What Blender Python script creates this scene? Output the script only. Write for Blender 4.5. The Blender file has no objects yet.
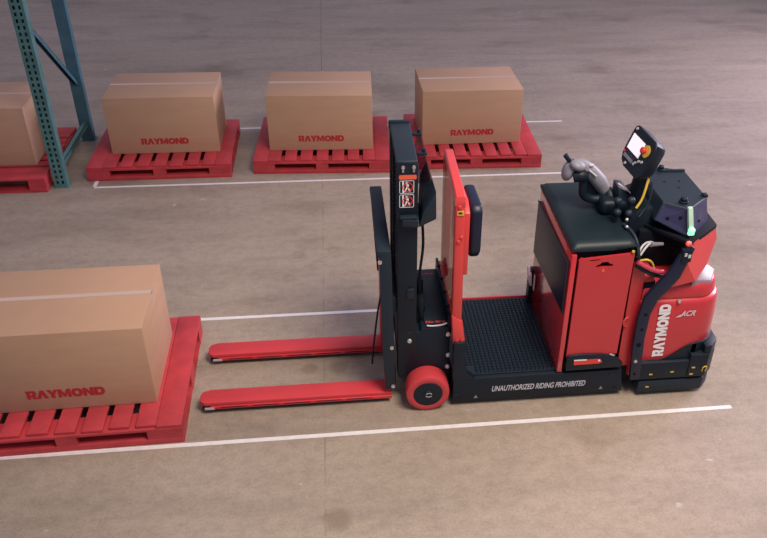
import bpy, bmesh, math, random
from mathutils import Matrix, Vector
random.seed(7)
S = bpy.context.scene
C = S.collection
PI = math.pi

# ------------------------------------------------------------------ camera
cam_data = bpy.data.cameras.new('camera')
cam = bpy.data.objects.new('camera', cam_data)
C.objects.link(cam)
cam_data.sensor_fit = 'HORIZONTAL'
cam_data.sensor_width = 36.0
cam_data.lens = 815.785 / 767 * 36.0
cam_data.shift_x = (383.5 - 445.185) / 767
cam_data.shift_y = (267.75 - 269.0) / 767
cam_data.clip_end = 200
rot = Matrix(((0.99112309, 0.04514093, -0.12504926),
              (-0.12954699, 0.53929122, -0.83209528),
              (0.02987641, 0.8409086, 0.54035185)))
cam.matrix_world = Matrix.Translation((1.04255, -3.40377, 3.29795)) @ rot.to_4x4()
S.camera = cam

# ------------------------------------------------------------------ world, lights, exposure
S.view_settings.view_transform = 'Standard'
S.view_settings.look = 'None'
S.view_settings.gamma = 1.0
S.view_settings.exposure = 0.15
S.view_settings.use_curve_mapping = False
W = bpy.data.worlds.new('hall_light')
S.world = W
W.use_nodes = True
bg = W.node_tree.nodes['Background']
bg.inputs[0].default_value = (0.80, 0.76, 1.0, 1)
bg.inputs[1].default_value = 0.36


def area(name, loc, target, size, size_y, power, col):
    d = bpy.data.lights.new(name, 'AREA')
    d.shape = 'RECTANGLE'
    d.size, d.size_y = size, size_y
    d.energy = power
    d.color = col
    o = bpy.data.objects.new(name, d)
    C.objects.link(o)
    o.location = loc
    o.rotation_euler = (Vector(target) - Vector(loc)).to_track_quat('-Z', 'Y').to_euler()
    return o


sd = bpy.data.lights.new('high_bay_lamp', 'SPOT')
sd.energy = 1620
sd.color = (1.0, 0.87, 0.72)
sd.spot_size = math.radians(80)
sd.spot_blend = 1.0
sd.shadow_soft_size = 1.3
so = bpy.data.objects.new('high_bay_lamp', sd)
C.objects.link(so)
so.location = (3.1, -1.9, 6.0)
so.rotation_euler = (Vector((1.75, 0.1, 0)) - so.location).to_track_quat('-Z', 'Y').to_euler()
area('dock_daylight', (9.5, 4.0, 3.2), (0.5, 1.0, 0.4), 4.0, 3.0, 600, (0.88, 0.79, 1.0))


# ------------------------------------------------------------------ materials
def lin(r, g, b):
    f = lambda c: ((c / 255 + 0.055) / 1.055) ** 2.4 if c > 10 else c / 255 / 12.92
    return (f(r), f(g), f(b), 1)


def mat(name, col, rough=0.5, metal=0.0, spec=0.5, var=0.0, scale=8.0, stretch=(1, 1, 1), bump=0.0, coat=0.0,
        emit=None, estr=0.0, rvar=0.0):
    m = bpy.data.materials.new(name)
    m.use_nodes = True
    nt = m.node_tree
    b = nt.nodes['Principled BSDF']
    b.inputs['Base Color'].default_value = col
    b.inputs['Roughness'].default_value = rough
    b.inputs['Metallic'].default_value = metal
    b.inputs['Specular IOR Level'].default_value = spec
    b.inputs['Coat Weight'].default_value = coat
    b.inputs['Coat Roughness'].default_value = 0.15
    if emit:
        b.inputs['Emission Color'].default_value = emit
        b.inputs['Emission Strength'].default_value = estr
    if var or bump or rvar:
        tc = nt.nodes.new('ShaderNodeTexCoord')
        mp = nt.nodes.new('ShaderNodeMapping')
        mp.inputs['Scale'].default_value = stretch
        nz = nt.nodes.new('ShaderNodeTexNoise')
        nz.inputs['Scale'].default_value = scale
        nz.inputs['Detail'].default_value = 6
        nz.inputs['Roughness'].default_value = 0.6
        nt.links.new(tc.outputs['Object'], mp.inputs[0])
        nt.links.new(mp.outputs[0], nz.inputs['Vector'])
        if var:
            rp = nt.nodes.new('ShaderNodeValToRGB')
            rp.color_ramp.elements[0].position = 0.3
            rp.color_ramp.elements[1].position = 0.7
            rp.color_ramp.elements[0].color = tuple(c * (1 - var) for c in col[:3]) + (1,)
            rp.color_ramp.elements[1].color = tuple(min(1, c * (1 + var)) for c in col[:3]) + (1,)
            nt.links.new(nz.outputs['Fac'], rp.inputs[0])
            nt.links.new(rp.outputs[0], b.inputs['Base Color'])
        if bump:
            bp = nt.nodes.new('ShaderNodeBump')
            bp.inputs['Strength'].default_value = bump
            bp.inputs['Distance'].default_value = 0.01
            nt.links.new(nz.outputs['Fac'], bp.inputs['Height'])
            nt.links.new(bp.outputs[0], b.inputs['Normal'])
        if rvar:
            mr = nt.nodes.new('ShaderNodeMapRange')
            mr.inputs['To Min'].default_value = rough - rvar
            mr.inputs['To Max'].default_value = rough + rvar
            nt.links.new(nz.outputs['Fac'], mr.inputs['Value'])
            nt.links.new(mr.outputs[0], b.inputs['Roughness'])
    return m


M = dict(
    pallet=mat('pallet_red_paint', (0.45, 0.038, 0.048, 1), 0.62, var=0.20, scale=6, stretch=(1, 1, 1), bump=0.25),
    card=mat('cardboard', (0.47, 0.29, 0.185, 1), 0.62, spec=0.3, var=0.05, scale=3, stretch=(1, 1, 6)),
    tapeclear=mat('packing_tape', (0.54, 0.40, 0.33, 1), 0.22),
    inkred=mat('carton_print_red', (0.42, 0.02, 0.03, 1), 0.6),
    white=mat('white_floor_tape', (0.74, 0.70, 0.70, 1), 0.5, var=0.08, scale=20),
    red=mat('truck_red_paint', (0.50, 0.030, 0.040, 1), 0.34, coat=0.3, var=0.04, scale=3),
    redgloss=mat('glossy_red_panel', (0.58, 0.030, 0.040, 1), 0.14, coat=0.9),
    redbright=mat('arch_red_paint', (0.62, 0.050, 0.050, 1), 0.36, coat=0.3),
    black=mat('black_steel', (0.0035, 0.010, 0.019, 1), 0.5, spec=0.35, var=0.15, scale=5),
    slate=mat('slate_steel', (0.009, 0.019, 0.031, 1), 0.5, spec=0.4),
    dark=mat('dark_void_steel', (0.002, 0.004, 0.009, 1), 0.75, spec=0.2),
    rubber=mat('rubber', (0.006, 0.013, 0.024, 1), 0.36, bump=0.1, scale=60),
    vinyl=mat('cushion_vinyl', (0.006, 0.016, 0.021, 1), 0.48, spec=0.4, bump=0.08, scale=12),
    navy=mat('navy_plastic', (0.007, 0.013, 0.036, 1), 0.42, spec=0.4),
    purple=mat('violet_black_plastic', (0.030, 0.030, 0.085, 1), 0.4),
    grey=mat('grey_grip', (0.22, 0.215, 0.25, 1), 0.5, var=0.1, scale=30),
    lgrey=mat('light_grey', (0.50, 0.48, 0.52, 1), 0.4),
    steel=mat('zinc_bolt', (0.62, 0.60, 0.60, 1), 0.32, metal=0.7),
    paint=mat('white_lettering', (0.80, 0.78, 0.80, 1), 0.5),
    greytext=mat('pale_lettering', (0.55, 0.55, 0.60, 1), 0.5),
    redtext=mat('red_lettering', (0.70, 0.05, 0.04, 1), 0.5),
    orange=mat('orange_label', (0.75, 0.12, 0.06, 1), 0.5),
    yellow=mat('yellow', (0.62, 0.42, 0.05, 1), 0.5),
    tyre=mat('red_tyre', (0.52, 0.045, 0.055, 1), 0.45, var=0.08, scale=10),
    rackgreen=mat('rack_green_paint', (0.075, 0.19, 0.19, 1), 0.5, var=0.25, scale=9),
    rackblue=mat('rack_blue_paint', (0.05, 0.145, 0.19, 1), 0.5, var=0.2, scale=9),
    forkred=mat('fork_red_paint', (0.56, 0.042, 0.052, 1), 0.42, var=0.06, scale=4),
    pink=mat('pink_white_plastic', (0.66, 0.50, 0.54, 1), 0.4),
    screen=mat('display_glow', (0.7, 0.7, 0.72, 1), 0.3, emit=(0.95, 0.85, 0.92, 1), estr=0.55),
    green=mat('green_lamp', (0.42, 0.60, 0.48, 1), 0.35, emit=(0.20, 0.55, 0.32, 1), estr=0.06),
    greenhot=mat('green_lamp_bulb', (0.3, 0.9, 0.4, 1), 0.4, emit=(0.18, 1.0, 0.36, 1), estr=1.6),
    button=mat('red_button', (0.65, 0.04, 0.04, 1), 0.35),
    hosered=mat('pink_red_hose', (0.50, 0.05, 0.09, 1), 0.4),
    lens=mat('clear_lens', (0.26, 0.20, 0.23, 1), 0.35),
)


def clear(name, tint, fac, rough=0.05):
    m = bpy.data.materials.new(name)
    m.use_nodes = True
    nt = m.node_tree
    nt.nodes.remove(nt.nodes['Principled BSDF'])
    tr = nt.nodes.new('ShaderNodeBsdfTransparent')
    tr.inputs[0].default_value = tint
    gl = nt.nodes.new('ShaderNodeBsdfPrincipled')
    gl.inputs['Base Color'].default_value = (0.24, 0.11, 0.09, 1)
    gl.inputs['Roughness'].default_value = rough
    mx = nt.nodes.new('ShaderNodeMixShader')
    mx.inputs[0].default_value = fac
    nt.links.new(tr.outputs[0], mx.inputs[1])
    nt.links.new(gl.outputs[0], mx.inputs[2])
    nt.links.new(mx.outputs[0], nt.nodes['Material Output'].inputs[0])
    return m


M['clear'] = clear('clear_panel', (0.80, 0.66, 0.62, 1), 0.38)
M['clearviolet'] = clear('clear_violet_guard', (0.62, 0.58, 0.74, 1), 0.22)


def floor_material():
    m = bpy.data.materials.new('polished_concrete')
    m.use_nodes = True
    nt = m.node_tree
    L = nt.links.new
    b = nt.nodes['Principled BSDF']
    tc = nt.nodes.new('ShaderNodeTexCoord')

    def noise(scale, stretch, detail=6, rough=0.6):
        mp = nt.nodes.new('ShaderNodeMapping')
        mp.inputs['Scale'].default_value = stretch
        n = nt.nodes.new('ShaderNodeTexNoise')
        n.inputs['Scale'].default_value = scale
        n.inputs['Detail'].default_value = detail
        n.inputs['Roughness'].default_value = rough
        L(tc.outputs['Object'], mp.inputs[0])
        L(mp.outputs[0], n.inputs['Vector'])
        return n.outputs['Fac']

    def ramp(src, p0, c0, p1, c1):
        r = nt.nodes.new('ShaderNodeValToRGB')
        r.color_ramp.elements[0].position = p0
        r.color_ramp.elements[1].position = p1
        r.color_ramp.elements[0].color = c0
        r.color_ramp.elements[1].color = c1
        L(src, r.inputs[0])
        return r.outputs[0]

    def mul(a, c, fac=1.0):
        x = nt.nodes.new('ShaderNodeMixRGB')
        x.blend_type = 'MULTIPLY'
        x.inputs[0].default_value = fac
        L(a, x.inputs[1])
        L(c, x.inputs[2])
        return x.outputs[0]

    g = lambda v: (v, v, v, 1)
    fine = ramp(noise(70, (1, 1, 1), 3, 0.7), 0.30, g(0.84), 0.6, g(1.05))
    base = ramp(noise(0.9, (0.35, 1.0, 1), 7, 0.6), 0.3, (0.330, 0.262, 0.202, 1), 0.72, (0.410, 0.336, 0.270, 1))
    streak = ramp(noise(2.0, (0.3, 1.6, 1), 8, 0.65), 0.28, g(0.76), 0.55, g(1.0))
    speck = ramp(noise(16, (0.8, 1, 1), 8, 0.75), 0.32, g(0.80), 0.55, g(1.0))
    blot = ramp(noise(1.4, (0.7, 1.0, 1), 4, 0.55), 0.27, (0.70, 0.68, 0.66, 1), 0.45, g(1.0))
    c = mul(mul(mul(mul(base, streak), speck), blot), fine)
    # pale chips and oil rings
    pale = ramp(noise(9, (0.8, 1.2, 1), 2, 0.5), 0.735, g(0), 0.77, g(1))
    mx = nt.nodes.new('ShaderNodeMixRGB')
    L(pale, mx.inputs[0])
    L(c, mx.inputs[1])
    mx.inputs[2].default_value = (0.46, 0.41, 0.39, 1)
    c = mx.outputs[0]
    # saw cut joints every 6 m across and along
    sx = nt.nodes.new('ShaderNodeSeparateXYZ')
    L(tc.outputs['Object'], sx.inputs[0])

    def math_n(op, a, v=None, v2=None):
        n = nt.nodes.new('ShaderNodeMath')
        n.operation = op
        L(a, n.inputs[0])
        if v is not None:
            n.inputs[1].default_value = v
        if v2 is not None:
            n.inputs[2].default_value = v2
        return n.outputs[0]

    dx = math_n('ABSOLUTE', math_n('SUBTRACT', sx.outputs['X'], 0.903))
    line = math_n('LESS_THAN', dx, 0.0045)
    brk = ramp(noise(3.0, (0.0, 1, 1), 3, 0.6), 0.40, g(0.0), 0.6, g(0.42))
    far = math_n('GREATER_THAN', sx.outputs['Y'], 4.6)
    amt0 = math_n('MAXIMUM', brk, None)
    nt.nodes.active = None
    mxn = nt.nodes.new('ShaderNodeMath')
    mxn.operation = 'MAXIMUM'
    L(brk, mxn.inputs[0])
    f7 = math_n('MULTIPLY', far, 0.7)
    L(f7, mxn.inputs[1])
    am = nt.nodes.new('ShaderNodeMath')
    am.operation = 'MULTIPLY'
    L(line, am.inputs[0])
    L(mxn.outputs[0], am.inputs[1])
    j = nt.nodes.new('ShaderNodeMixRGB')
    L(am.outputs[0], j.inputs[0])
    L(c, j.inputs[1])
    j.inputs[2].default_value = (0.13, 0.11, 0.10, 1)
    c = j.outputs[0]
    # worn rings where anchor bolts were
    for (hx, hy, r) in ((0.815, 0.589, 0.05), (0.994, 0.592, 0.055), (0.539, 1.388, 0.05), (0.964, -0.60, 0.07),
                        (0.72, 1.95, 0.05), (0.98, 2.0, 0.05), (0.66, 1.63, 0.05), (0.98, 1.32, 0.05)):
        ax = math_n('POWER', math_n('SUBTRACT', sx.outputs['X'], hx), 2.0)
        ay = math_n('POWER', math_n('SUBTRACT', sx.outputs['Y'], hy), 2.0)
        ad = nt.nodes.new('ShaderNodeMath')
        ad.operation = 'ADD'
        L(ax, ad.inputs[0])
        L(ay, ad.inputs[1])
        d = math_n('SQRT', ad.outputs[0])
        rr = nt.nodes.new('ShaderNodeValToRGB')
        e = rr.color_ramp.elements
        e[0].position, e[0].color = 0.0, g(0.55 if hy < 1 else 0.0)
        e[1].position, e[1].color = min(1, r * 1.25), g(0)
        n2 = e.new(r * 0.7)
        n2.color = g(0.55 if hy < 1 else 0.35)
        L(d, rr.inputs[0])
        q = nt.nodes.new('ShaderNodeMixRGB')
        L(rr.outputs[0], q.inputs[0])
        L(c, q.inputs[1])
        q.inputs[2].default_value = (0.20, 0.145, 0.095, 1)
        c = q.outputs[0]
    L(c, b.inputs['Base Color'])
    rv = nt.nodes.new('ShaderNodeMapRange')
    rv.inputs['To Min'].default_value = 0.42
    rv.inputs['To Max'].default_value = 0.68
    L(noise(1.5, (0.5, 1.2, 1)), rv.inputs['Value'])
    L(rv.outputs[0], b.inputs['Roughness'])
    b.inputs['Specular IOR Level'].default_value = 0.4
    bp = nt.nodes.new('ShaderNodeBump')
    bp.inputs['Strength'].default_value = 0.06
    bp.inputs['Distance'].default_value = 0.01
    L(noise(30, (1, 1, 1)), bp.inputs['Height'])
    L(bp.outputs[0], b.inputs['Normal'])
    return m


# ------------------------------------------------------------------ mesh builder
class MB:
    def __init__(self):
        self.bm = bmesh.new()

    def _merge(self, b, mtx=None):
        if mtx is not None:
            bmesh.ops.transform(b, matrix=mtx, verts=b.verts)
        me = bpy.data.meshes.new('tmp')
        b.to_mesh(me)
        b.free()
        self.bm.from_mesh(me)
        bpy.data.meshes.remove(me)
        return self

    def box(self, x0, x1, y0, y1, z0, z1, bev=0.0, seg=2, mtx=None):
        b = bmesh.new()
        bmesh.ops.create_cube(b, size=1)
        for v in b.verts:
            v.co = Vector((x0 + (v.co.x + .5) * (x1 - x0), y0 + (v.co.y + .5) * (y1 - y0), z0 + (v.co.z + .5) * (z1 - z0)))
        if bev:
            bmesh.ops.bevel(b, geom=b.edges[:], offset=bev, segments=seg, profile=0.5, affect='EDGES')
        return self._merge(b, mtx)

    def hexa(self, pts, bev=0.0, seg=2):
        """eight corners: bottom ring of four then top ring of four"""
        b = bmesh.new()
        v = [b.verts.new(p) for p in pts]
        for f in ((3, 2, 1, 0), (4, 5, 6, 7), (0, 1, 5, 4), (1, 2, 6, 5), (2, 3, 7, 6), (3, 0, 4, 7)):
            b.faces.new([v[i] for i in f])
        bmesh.ops.recalc_face_normals(b, faces=b.faces[:])
        if bev:
            bmesh.ops.bevel(b, geom=b.edges[:], offset=bev, segments=seg, profile=0.5, affect='EDGES')
        return self._merge(b)

    def prism(self, poly, d0, d1, axis='y', bev=0.0, seg=2, holes=(), mtx=None):
        """extrude a 2D polygon; axis y: (x,z) points, z: (x,y), x: (y,z)"""
        put = {'y': lambda a, c, d: (a, d, c), 'z': lambda a, c, d: (a, c, d), 'x': lambda a, c, d: (d, a, c)}[axis]
        b = bmesh.new()
        if holes:
            edges = []
            for lp in [poly] + list(holes):
                vs = [b.verts.new(put(p[0], p[1], d0)) for p in lp]
                for i in range(len(vs)):
                    edges.append(b.edges.new((vs[i], vs[(i + 1) % len(vs)])))
            bmesh.ops.triangle_fill(b, use_beauty=True, edges=edges)
        else:
            vs = [b.verts.new(put(p[0], p[1], d0)) for p in poly]
            b.faces.new(vs)
        r = bmesh.ops.extrude_face_region(b, geom=b.faces[:])
        dv = Vector(put(0, 0, d1)) - Vector(put(0, 0, d0))
        for g in r['geom']:
            if isinstance(g, bmesh.types.BMVert):
                g.co += dv
        bmesh.ops.recalc_face_normals(b, faces=b.faces[:])
        if bev and not holes:
            ee = [e for e in b.edges if e.calc_face_angle(0) > 0.3]
            bmesh.ops.bevel(b, geom=ee, offset=bev, segments=seg, profile=0.5, affect='EDGES')
        return self._merge(b, mtx)

    def face(self, pts):
        b = bmesh.new()
        b.faces.new([b.verts.new(p) for p in pts])
        return self._merge(b)

    def slab(self, pts, thick):
        """a bent or flat sheet from 3D points, one n-gon, given a thickness along its normal"""
        b = bmesh.new()
        f = b.faces.new([b.verts.new(p) for p in pts])
        f.normal_update()
        n = f.normal.copy()
        r = bmesh.ops.extrude_face_region(b, geom=[f])
        for g in r['geom']:
            if isinstance(g, bmesh.types.BMVert):
                g.co -= n * thick
        bmesh.ops.recalc_face_normals(b, faces=b.faces[:])
        return self._merge(b)

    def cyl(self, p0, p1, r0, r1=None, seg=20, bev=0.0):
        r1 = r0 if r1 is None else r1
        p0, p1 = Vector(p0), Vector(p1)
        b = bmesh.new()
        L = (p1 - p0).length
        bmesh.ops.create_cone(b, cap_ends=True, cap_tris=False, segments=seg, radius1=r0, radius2=r1, depth=L)
        if bev:
            ee = [e for e in b.edges if e.calc_face_angle(0) > 1.0]
            bmesh.ops.bevel(b, geom=ee, offset=bev, segments=3, profile=0.5, affect='EDGES')
        q = Vector((0, 0, 1)).rotation_difference((p1 - p0).normalized())
        return self._merge(b, Matrix.Translation((p0 + p1) / 2) @ q.to_matrix().to_4x4())

    def ball(self, c, rx, ry=None, rz=None, mtx=None):
        b = bmesh.new()
        bmesh.ops.create_uvsphere(b, u_segments=20, v_segments=12, radius=1)
        m = Matrix.Translation(c) @ (mtx or Matrix.Identity(4)) @ Matrix.Diagonal((rx, ry or rx, rz or rx, 1))
        return self._merge(b, m)

    def tube(self, pts, r, seg=10, sub=6):
        P = [Vector(p) for p in pts]
        rr = list(r) if isinstance(r, (list, tuple)) else [r] * len(P)
        out, ro = [], []
        n = len(P)
        if n == 2:
            out, ro = P, rr
        else:
            for i in range(n - 1):
                a, b_, c, d = P[max(i - 1, 0)], P[i], P[i + 1], P[min(i + 2, n - 1)]
                for k in range(sub):
                    t = k / sub
                    out.append(0.5 * ((2 * b_) + (c - a) * t + (2 * a - 5 * b_ + 4 * c - d) * t * t + (3 * b_ - a - 3 * c + d) * t ** 3))
                    ro.append(rr[i] * (1 - t) + rr[i + 1] * t)
            out.append(P[-1])
            ro.append(rr[-1])
        b = bmesh.new()
        rings = []
        up = None
        for i, p in enumerate(out):
            t = (out[min(i + 1, len(out) - 1)] - out[max(i - 1, 0)]).normalized()
            if up is None:
                up = t.orthogonal().normalized()
            up = (up - t * up.dot(t)).normalized()
            s = t.cross(up)
            rings.append([b.verts.new(p + (up * math.cos(2 * PI * k / seg) + s * math.sin(2 * PI * k / seg)) * ro[i]) for k in range(seg)])
        for i in range(len(rings) - 1):
            for k in range(seg):
                b.faces.new((rings[i][k], rings[i][(k + 1) % seg], rings[i + 1][(k + 1) % seg], rings[i + 1][k]))
        b.faces.new(rings[0][::-1])
        b.faces.new(rings[-1])
        bmesh.ops.recalc_face_normals(b, faces=b.faces[:])
        return self._merge(b)

    def loft(self, rings, cap=True):
        b = bmesh.new()
        R = [[b.verts.new(p) for p in ring] for ring in rings]
        n = len(R[0])
        for i in range(len(R) - 1):
            for k in range(n):
                b.faces.new((R[i][k], R[i][(k + 1) % n], R[i + 1][(k + 1) % n], R[i + 1][k]))
        if cap:
            b.faces.new(R[0][::-1])
            b.faces.new(R[-1])
        bmesh.ops.recalc_face_normals(b, faces=b.faces[:])
        return self._merge(b)

    def build(self, name, material, parent=None, off=(0, 0, 0), smooth=38):
        bm = self.bm
        if any(off):
            bmesh.ops.translate(bm, vec=-Vector(off), verts=bm.verts)
        lim = math.radians(smooth)
        for f in bm.faces:
            f.smooth = True
        for e in bm.edges:
            if e.calc_face_angle(0) > lim:
                e.smooth = False
        me = bpy.data.meshes.new(name)
        bm.to_mesh(me)
        bm.free()
        me.materials.append(material)
        o = bpy.data.objects.new(name, me)
        C.objects.link(o)
        if parent:
            o.parent = parent
        return o


def tag(o, label=None, cat=None, group=None, kind=None):
    if label:
        o['label'] = label
    if cat:
        o['category'] = cat
    if group:
        o['group'] = group
    if kind:
        o['kind'] = kind
    return o


def empty(name, loc, rz=0.0):
    o = bpy.data.objects.new(name, None)
    o.empty_display_size = 0.2
    C.objects.link(o)
    o.location = loc
    o.rotation_euler = (0, 0, rz)
    return o


def copy_tree(o, parent=None):
    c = o.copy()
    C.objects.link(c)
    c.parent = parent
    for ch in list(o.children):
        copy_tree(ch, c)
    return c


def rrect(x0, x1, y0, y1, r, n=6):
    """rounded rectangle; r is one radius or four (x1y1, x0y1, x0y0, x1y0)"""
    r = [r] * 4 if not isinstance(r, (list, tuple)) else r
    out = []
    for (cx, cy, a0, rad) in ((x1 - r[0], y1 - r[0], 0, r[0]), (x0 + r[1], y1 - r[1], 90, r[1]), (x0 + r[2], y0 + r[2], 180, r[2]), (x1 - r[3], y0 + r[3], 270, r[3])):
        for k in range(n + 1):
            a = math.radians(a0 + 90 * k / n)
            out.append((cx + rad * math.cos(a), cy + rad * math.sin(a)))
    return out


# ------------------------------------------------------------------ lettering
def ring_poly(x0, x1, r_out, t, left_round=True):
    """O and D as quads between an outer and an inner outline"""
    rr = [r_out, r_out if left_round else 0.02, r_out if left_round else 0.02, r_out]
    o = rrect(x0, x1, 0, 1, rr, 5)
    tv = 0.29
    ri = max(0.03, r_out - t)
    ri = min(ri, (1 - 2 * tv) / 2 - 0.01)
    i = rrect(x0 + t, x1 - t, tv, 1 - tv, [ri, ri if left_round else 0.02, ri if left_round else 0.02, ri], 5)
    n = len(o)
    return [[o[k], o[(k + 1) % n], i[(k + 1) % n], i[k]] for k in range(n)]


GLYPH = {
    'R': (1.10, [[(.08, 0), (.44, 0), (.44, .30), (.56, .30), (.56, .50), (.44, .50), (.44, .74), (.56, .74), (.56, 1), (0, 1), (.06, .76), (.08, .66)],
                 [(.56, .30), (.68, 0), (1.10, 0), (.92, .36), (1.04, .52), (1.04, .82), (.90, 1), (.56, 1), (.56, .74), (.66, .72), (.66, .52), (.56, .50)]]),
    'A': (1.04, [[(-.06, 0), (.33, 0), (.53, .54), (.70, 0), (1.10, 0), (.72, 1), (.34, 1)]]),
    'Y': (1.04, [[(-.06, 1), (.36, 1), (.53, .70), (.70, 1), (1.10, 1), (.73, .42), (.73, 0), (.33, 0), (.33, .42)]]),
    'M': (1.34, [[(0, 0), (.34, 0), (.34, .50), (.54, .06), (.76, .06), (.96, .50), (.96, 0), (1.30, 0), (1.30, 1), (.92, 1), (.65, .48), (.38, 1), (0, 1)]]),
    'O': (1.16, ring_poly(0.0, 1.14, 0.46, 0.38)),
    'N': (1.12, [[(0, 0), (.35, 0), (.35, .50), (.74, 0), (1.08, 0), (1.08, 1), (.73, 1), (.73, .50), (.34, 1), (0, 1)]]),
    'D': (1.08, ring_poly(0.0, 1.08, 0.46, 0.38, False)),
}


def word_faces(mb, text, width, height, place):
    total = sum(GLYPH[c][0] for c in text)
    kx = width / total
    x = 0
    for i, c in enumerate(text):
        w, polys = GLYPH[c]
        for p in polys:
            mb.face([place((x + a) * kx, b * height) for a, b in p])
        x += w


def font_mesh(text, width, height, shear=0.0, offset=0.0):
    cu = bpy.data.curves.new('t', 'FONT')
    cu.body = text
    cu.offset = offset
    o = bpy.data.objects.new('t', cu)
    C.objects.link(o)
    dg = bpy.context.evaluated_depsgraph_get()
    me = bpy.data.meshes.new_from_object(o.evaluated_get(dg))
    bpy.data.objects.remove(o)
    bpy.data.curves.remove(cu)
    xs = [v.co.x for v in me.vertices]
    ys = [v.co.y for v in me.vertices]
    x0, x1, y0, y1 = min(xs), max(xs), min(ys), max(ys)
    for v in me.vertices:
        yy = (v.co.y - y0) / (y1 - y0) * height
        v.co = ((v.co.x - x0) / (x1 - x0) * width + yy * shear, yy, 0)
    return me


def font_part(name, text, width, height, mtx, material, parent, off, shear=0.0, offset=0.0):
    me = font_mesh(text, width, height, shear, offset)
    b = bmesh.new()
    b.from_mesh(me)
    bpy.data.meshes.remove(me)
    mb = MB()
    mb._merge(b, mtx)
    return mb.build(name, material, parent, off)


# ------------------------------------------------------------------ floor
fl = MB()
fl.face([(-16, -9, 0), (20, -9, 0), (20, 27, 0), (-16, 27, 0)])
tag(fl.build('floor', floor_material()), 'polished grey brown concrete warehouse floor', kind='structure')


def floor_tape(x0, y0, x1, y1, label, w=0.029):
    a, b = Vector((x0, y0, 0)), Vector((x1, y1, 0))
    d = (b - a).normalized()
    n = Vector((-d.y, d.x, 0)) * w / 2
    z0, z1 = Vector((0, 0, 0.0)), Vector((0, 0, 0.0012))
    m = MB()
    m.hexa([a - n + z0, b - n + z0, b + n + z0, a + n + z0, a - n + z1, b - n + z1, b + n + z1, a + n + z1])
    mid = Vector(((x0 + x1) / 2, (y0 + y1) / 2, 0))
    o = m.build('floor_tape', M['white'], None, mid)
    o.location = mid
    tag(o, label, 'floor marking', 'white tape lines on the floor')


floor_tape(-3.0, 0.0, 3.32, 0.0, 'long white tape line on floor, nearest the camera, in front of the truck')
floor_tape(-2.0, 1.175, 2.9, 1.175, 'white tape line on floor passing behind the forks and the big carton')
floor_tape(-1.04, 3.19, 3.14, 3.19, 'white tape line on floor along the front of the row of three pallets', 0.027)
floor_tape(-1.04, 3.21, -1.04, 4.39, 'short white tape line running back under the pallet beside the rack', 0.032)
floor_tape(-1.04, 4.40, 3.40, 4.40, 'white tape line on floor behind the row of three pallets', 0.027)

# ------------------------------------------------------------------ pallets
PG = 'red wooden pallets'


def make_pallet(wx, dy, label):
    """top slats run along local y, width wx, depth dy, base at z 0, front left corner at the origin"""
    root = empty('pallet', (0, 0, 0))
    tag(root, label, 'pallet', PG)
    rnd = random.Random(3)
    deck = MB()
    edge = 0.134
    n = 7
    gap = 0.034
    w = (wx - 2 * edge - 0.004 - (n - 1) * gap) / n
    deck.box(0, edge, 0.001, dy - 0.001, 0.113, 0.131, 0.002)
    deck.box(wx - edge, wx, 0.001, dy - 0.001, 0.113, 0.131, 0.002)
    for i in range(n):
        x = edge + 0.002 + i * (w + gap)
        j = rnd.uniform(0.004, 0.022)
        deck.box(x + (rnd.uniform(-.003, .003) if i else 0), x + w + (rnd.uniform(-.003, .003) if i < n - 1 else 0), j, dy - rnd.uniform(0.004, 0.02), 0.112, 0.130, 0.002)
    deck.build('deck', M['pallet'], root)
    bl = 0.14
    for y0 in (0, dy / 2 - bl / 2, dy - bl):
        MB().box(0.0, wx, y0, y0 + bl, 0.094, 0.112, 0.002).build('stringer_board', M['pallet'], root)
        MB().box(0.0, wx, y0, y0 + bl, 0.0, 0.036, 0.002).build('bottom_board', M['pallet'], root)
        for x0, ww in ((0, 0.19), (wx / 2 - 0.055, 0.11), (wx - 0.19, 0.19)):
            MB().box(x0 + 0.001, x0 + ww - 0.001, y0 + 0.001, y0 + bl - 0.001, 0.036, 0.094).build('block', M['pallet'], root)
    for x0 in (0.0, wx - 0.12):
        MB().box(x0 + 0.002, x0 + 0.118, bl, dy / 2 - bl / 2, 0.0, 0.022).build('runner', M['pallet'], root)
        MB().box(x0 + 0.002, x0 + 0.118, dy / 2 + bl / 2, dy - bl, 0.0, 0.022).build('runner', M['pallet'], root)
    return root


PW, PD = 1.219, 1.016


def put(root, x, y, t):
    root.location = (x, y, 0)
    root.rotation_euler = (0, 0, t)


palB = make_pallet(PW, PD, 'red wooden pallet in the middle of the back row of three')
put(palB, 0.296, 3.358, -0.0432)
palA = copy_tree(palB)
put(palA, -1.112, 3.308, 0.003)
palA['label'] = 'red wooden pallet in the back row, nearest the green rack upright'
palC = copy_tree(palB)
put(palC, 1.702, 3.350, -0.0246)
palC['label'] = 'red wooden pallet behind the truck mast, right end of the back row'
palN = copy_tree(palB)
t = 0.0182
put(palN, 0.134 - PW * math.cos(t), 0.0251 - PW * math.sin(t), t)
palN['label'] = 'large red wooden pallet in front of the fork tips, nearest the camera'
palD = make_pallet(1.09, 1.219, 'red wooden pallet behind the perforated rack post, with sideways slats')
palD.location = (-1.40, 3.13, 0)
palD.rotation_euler = (0, 0, PI / 2)

# ------------------------------------------------------------------ cartons
CW, CD, CH = 0.935, 0.635, 0.52


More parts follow.
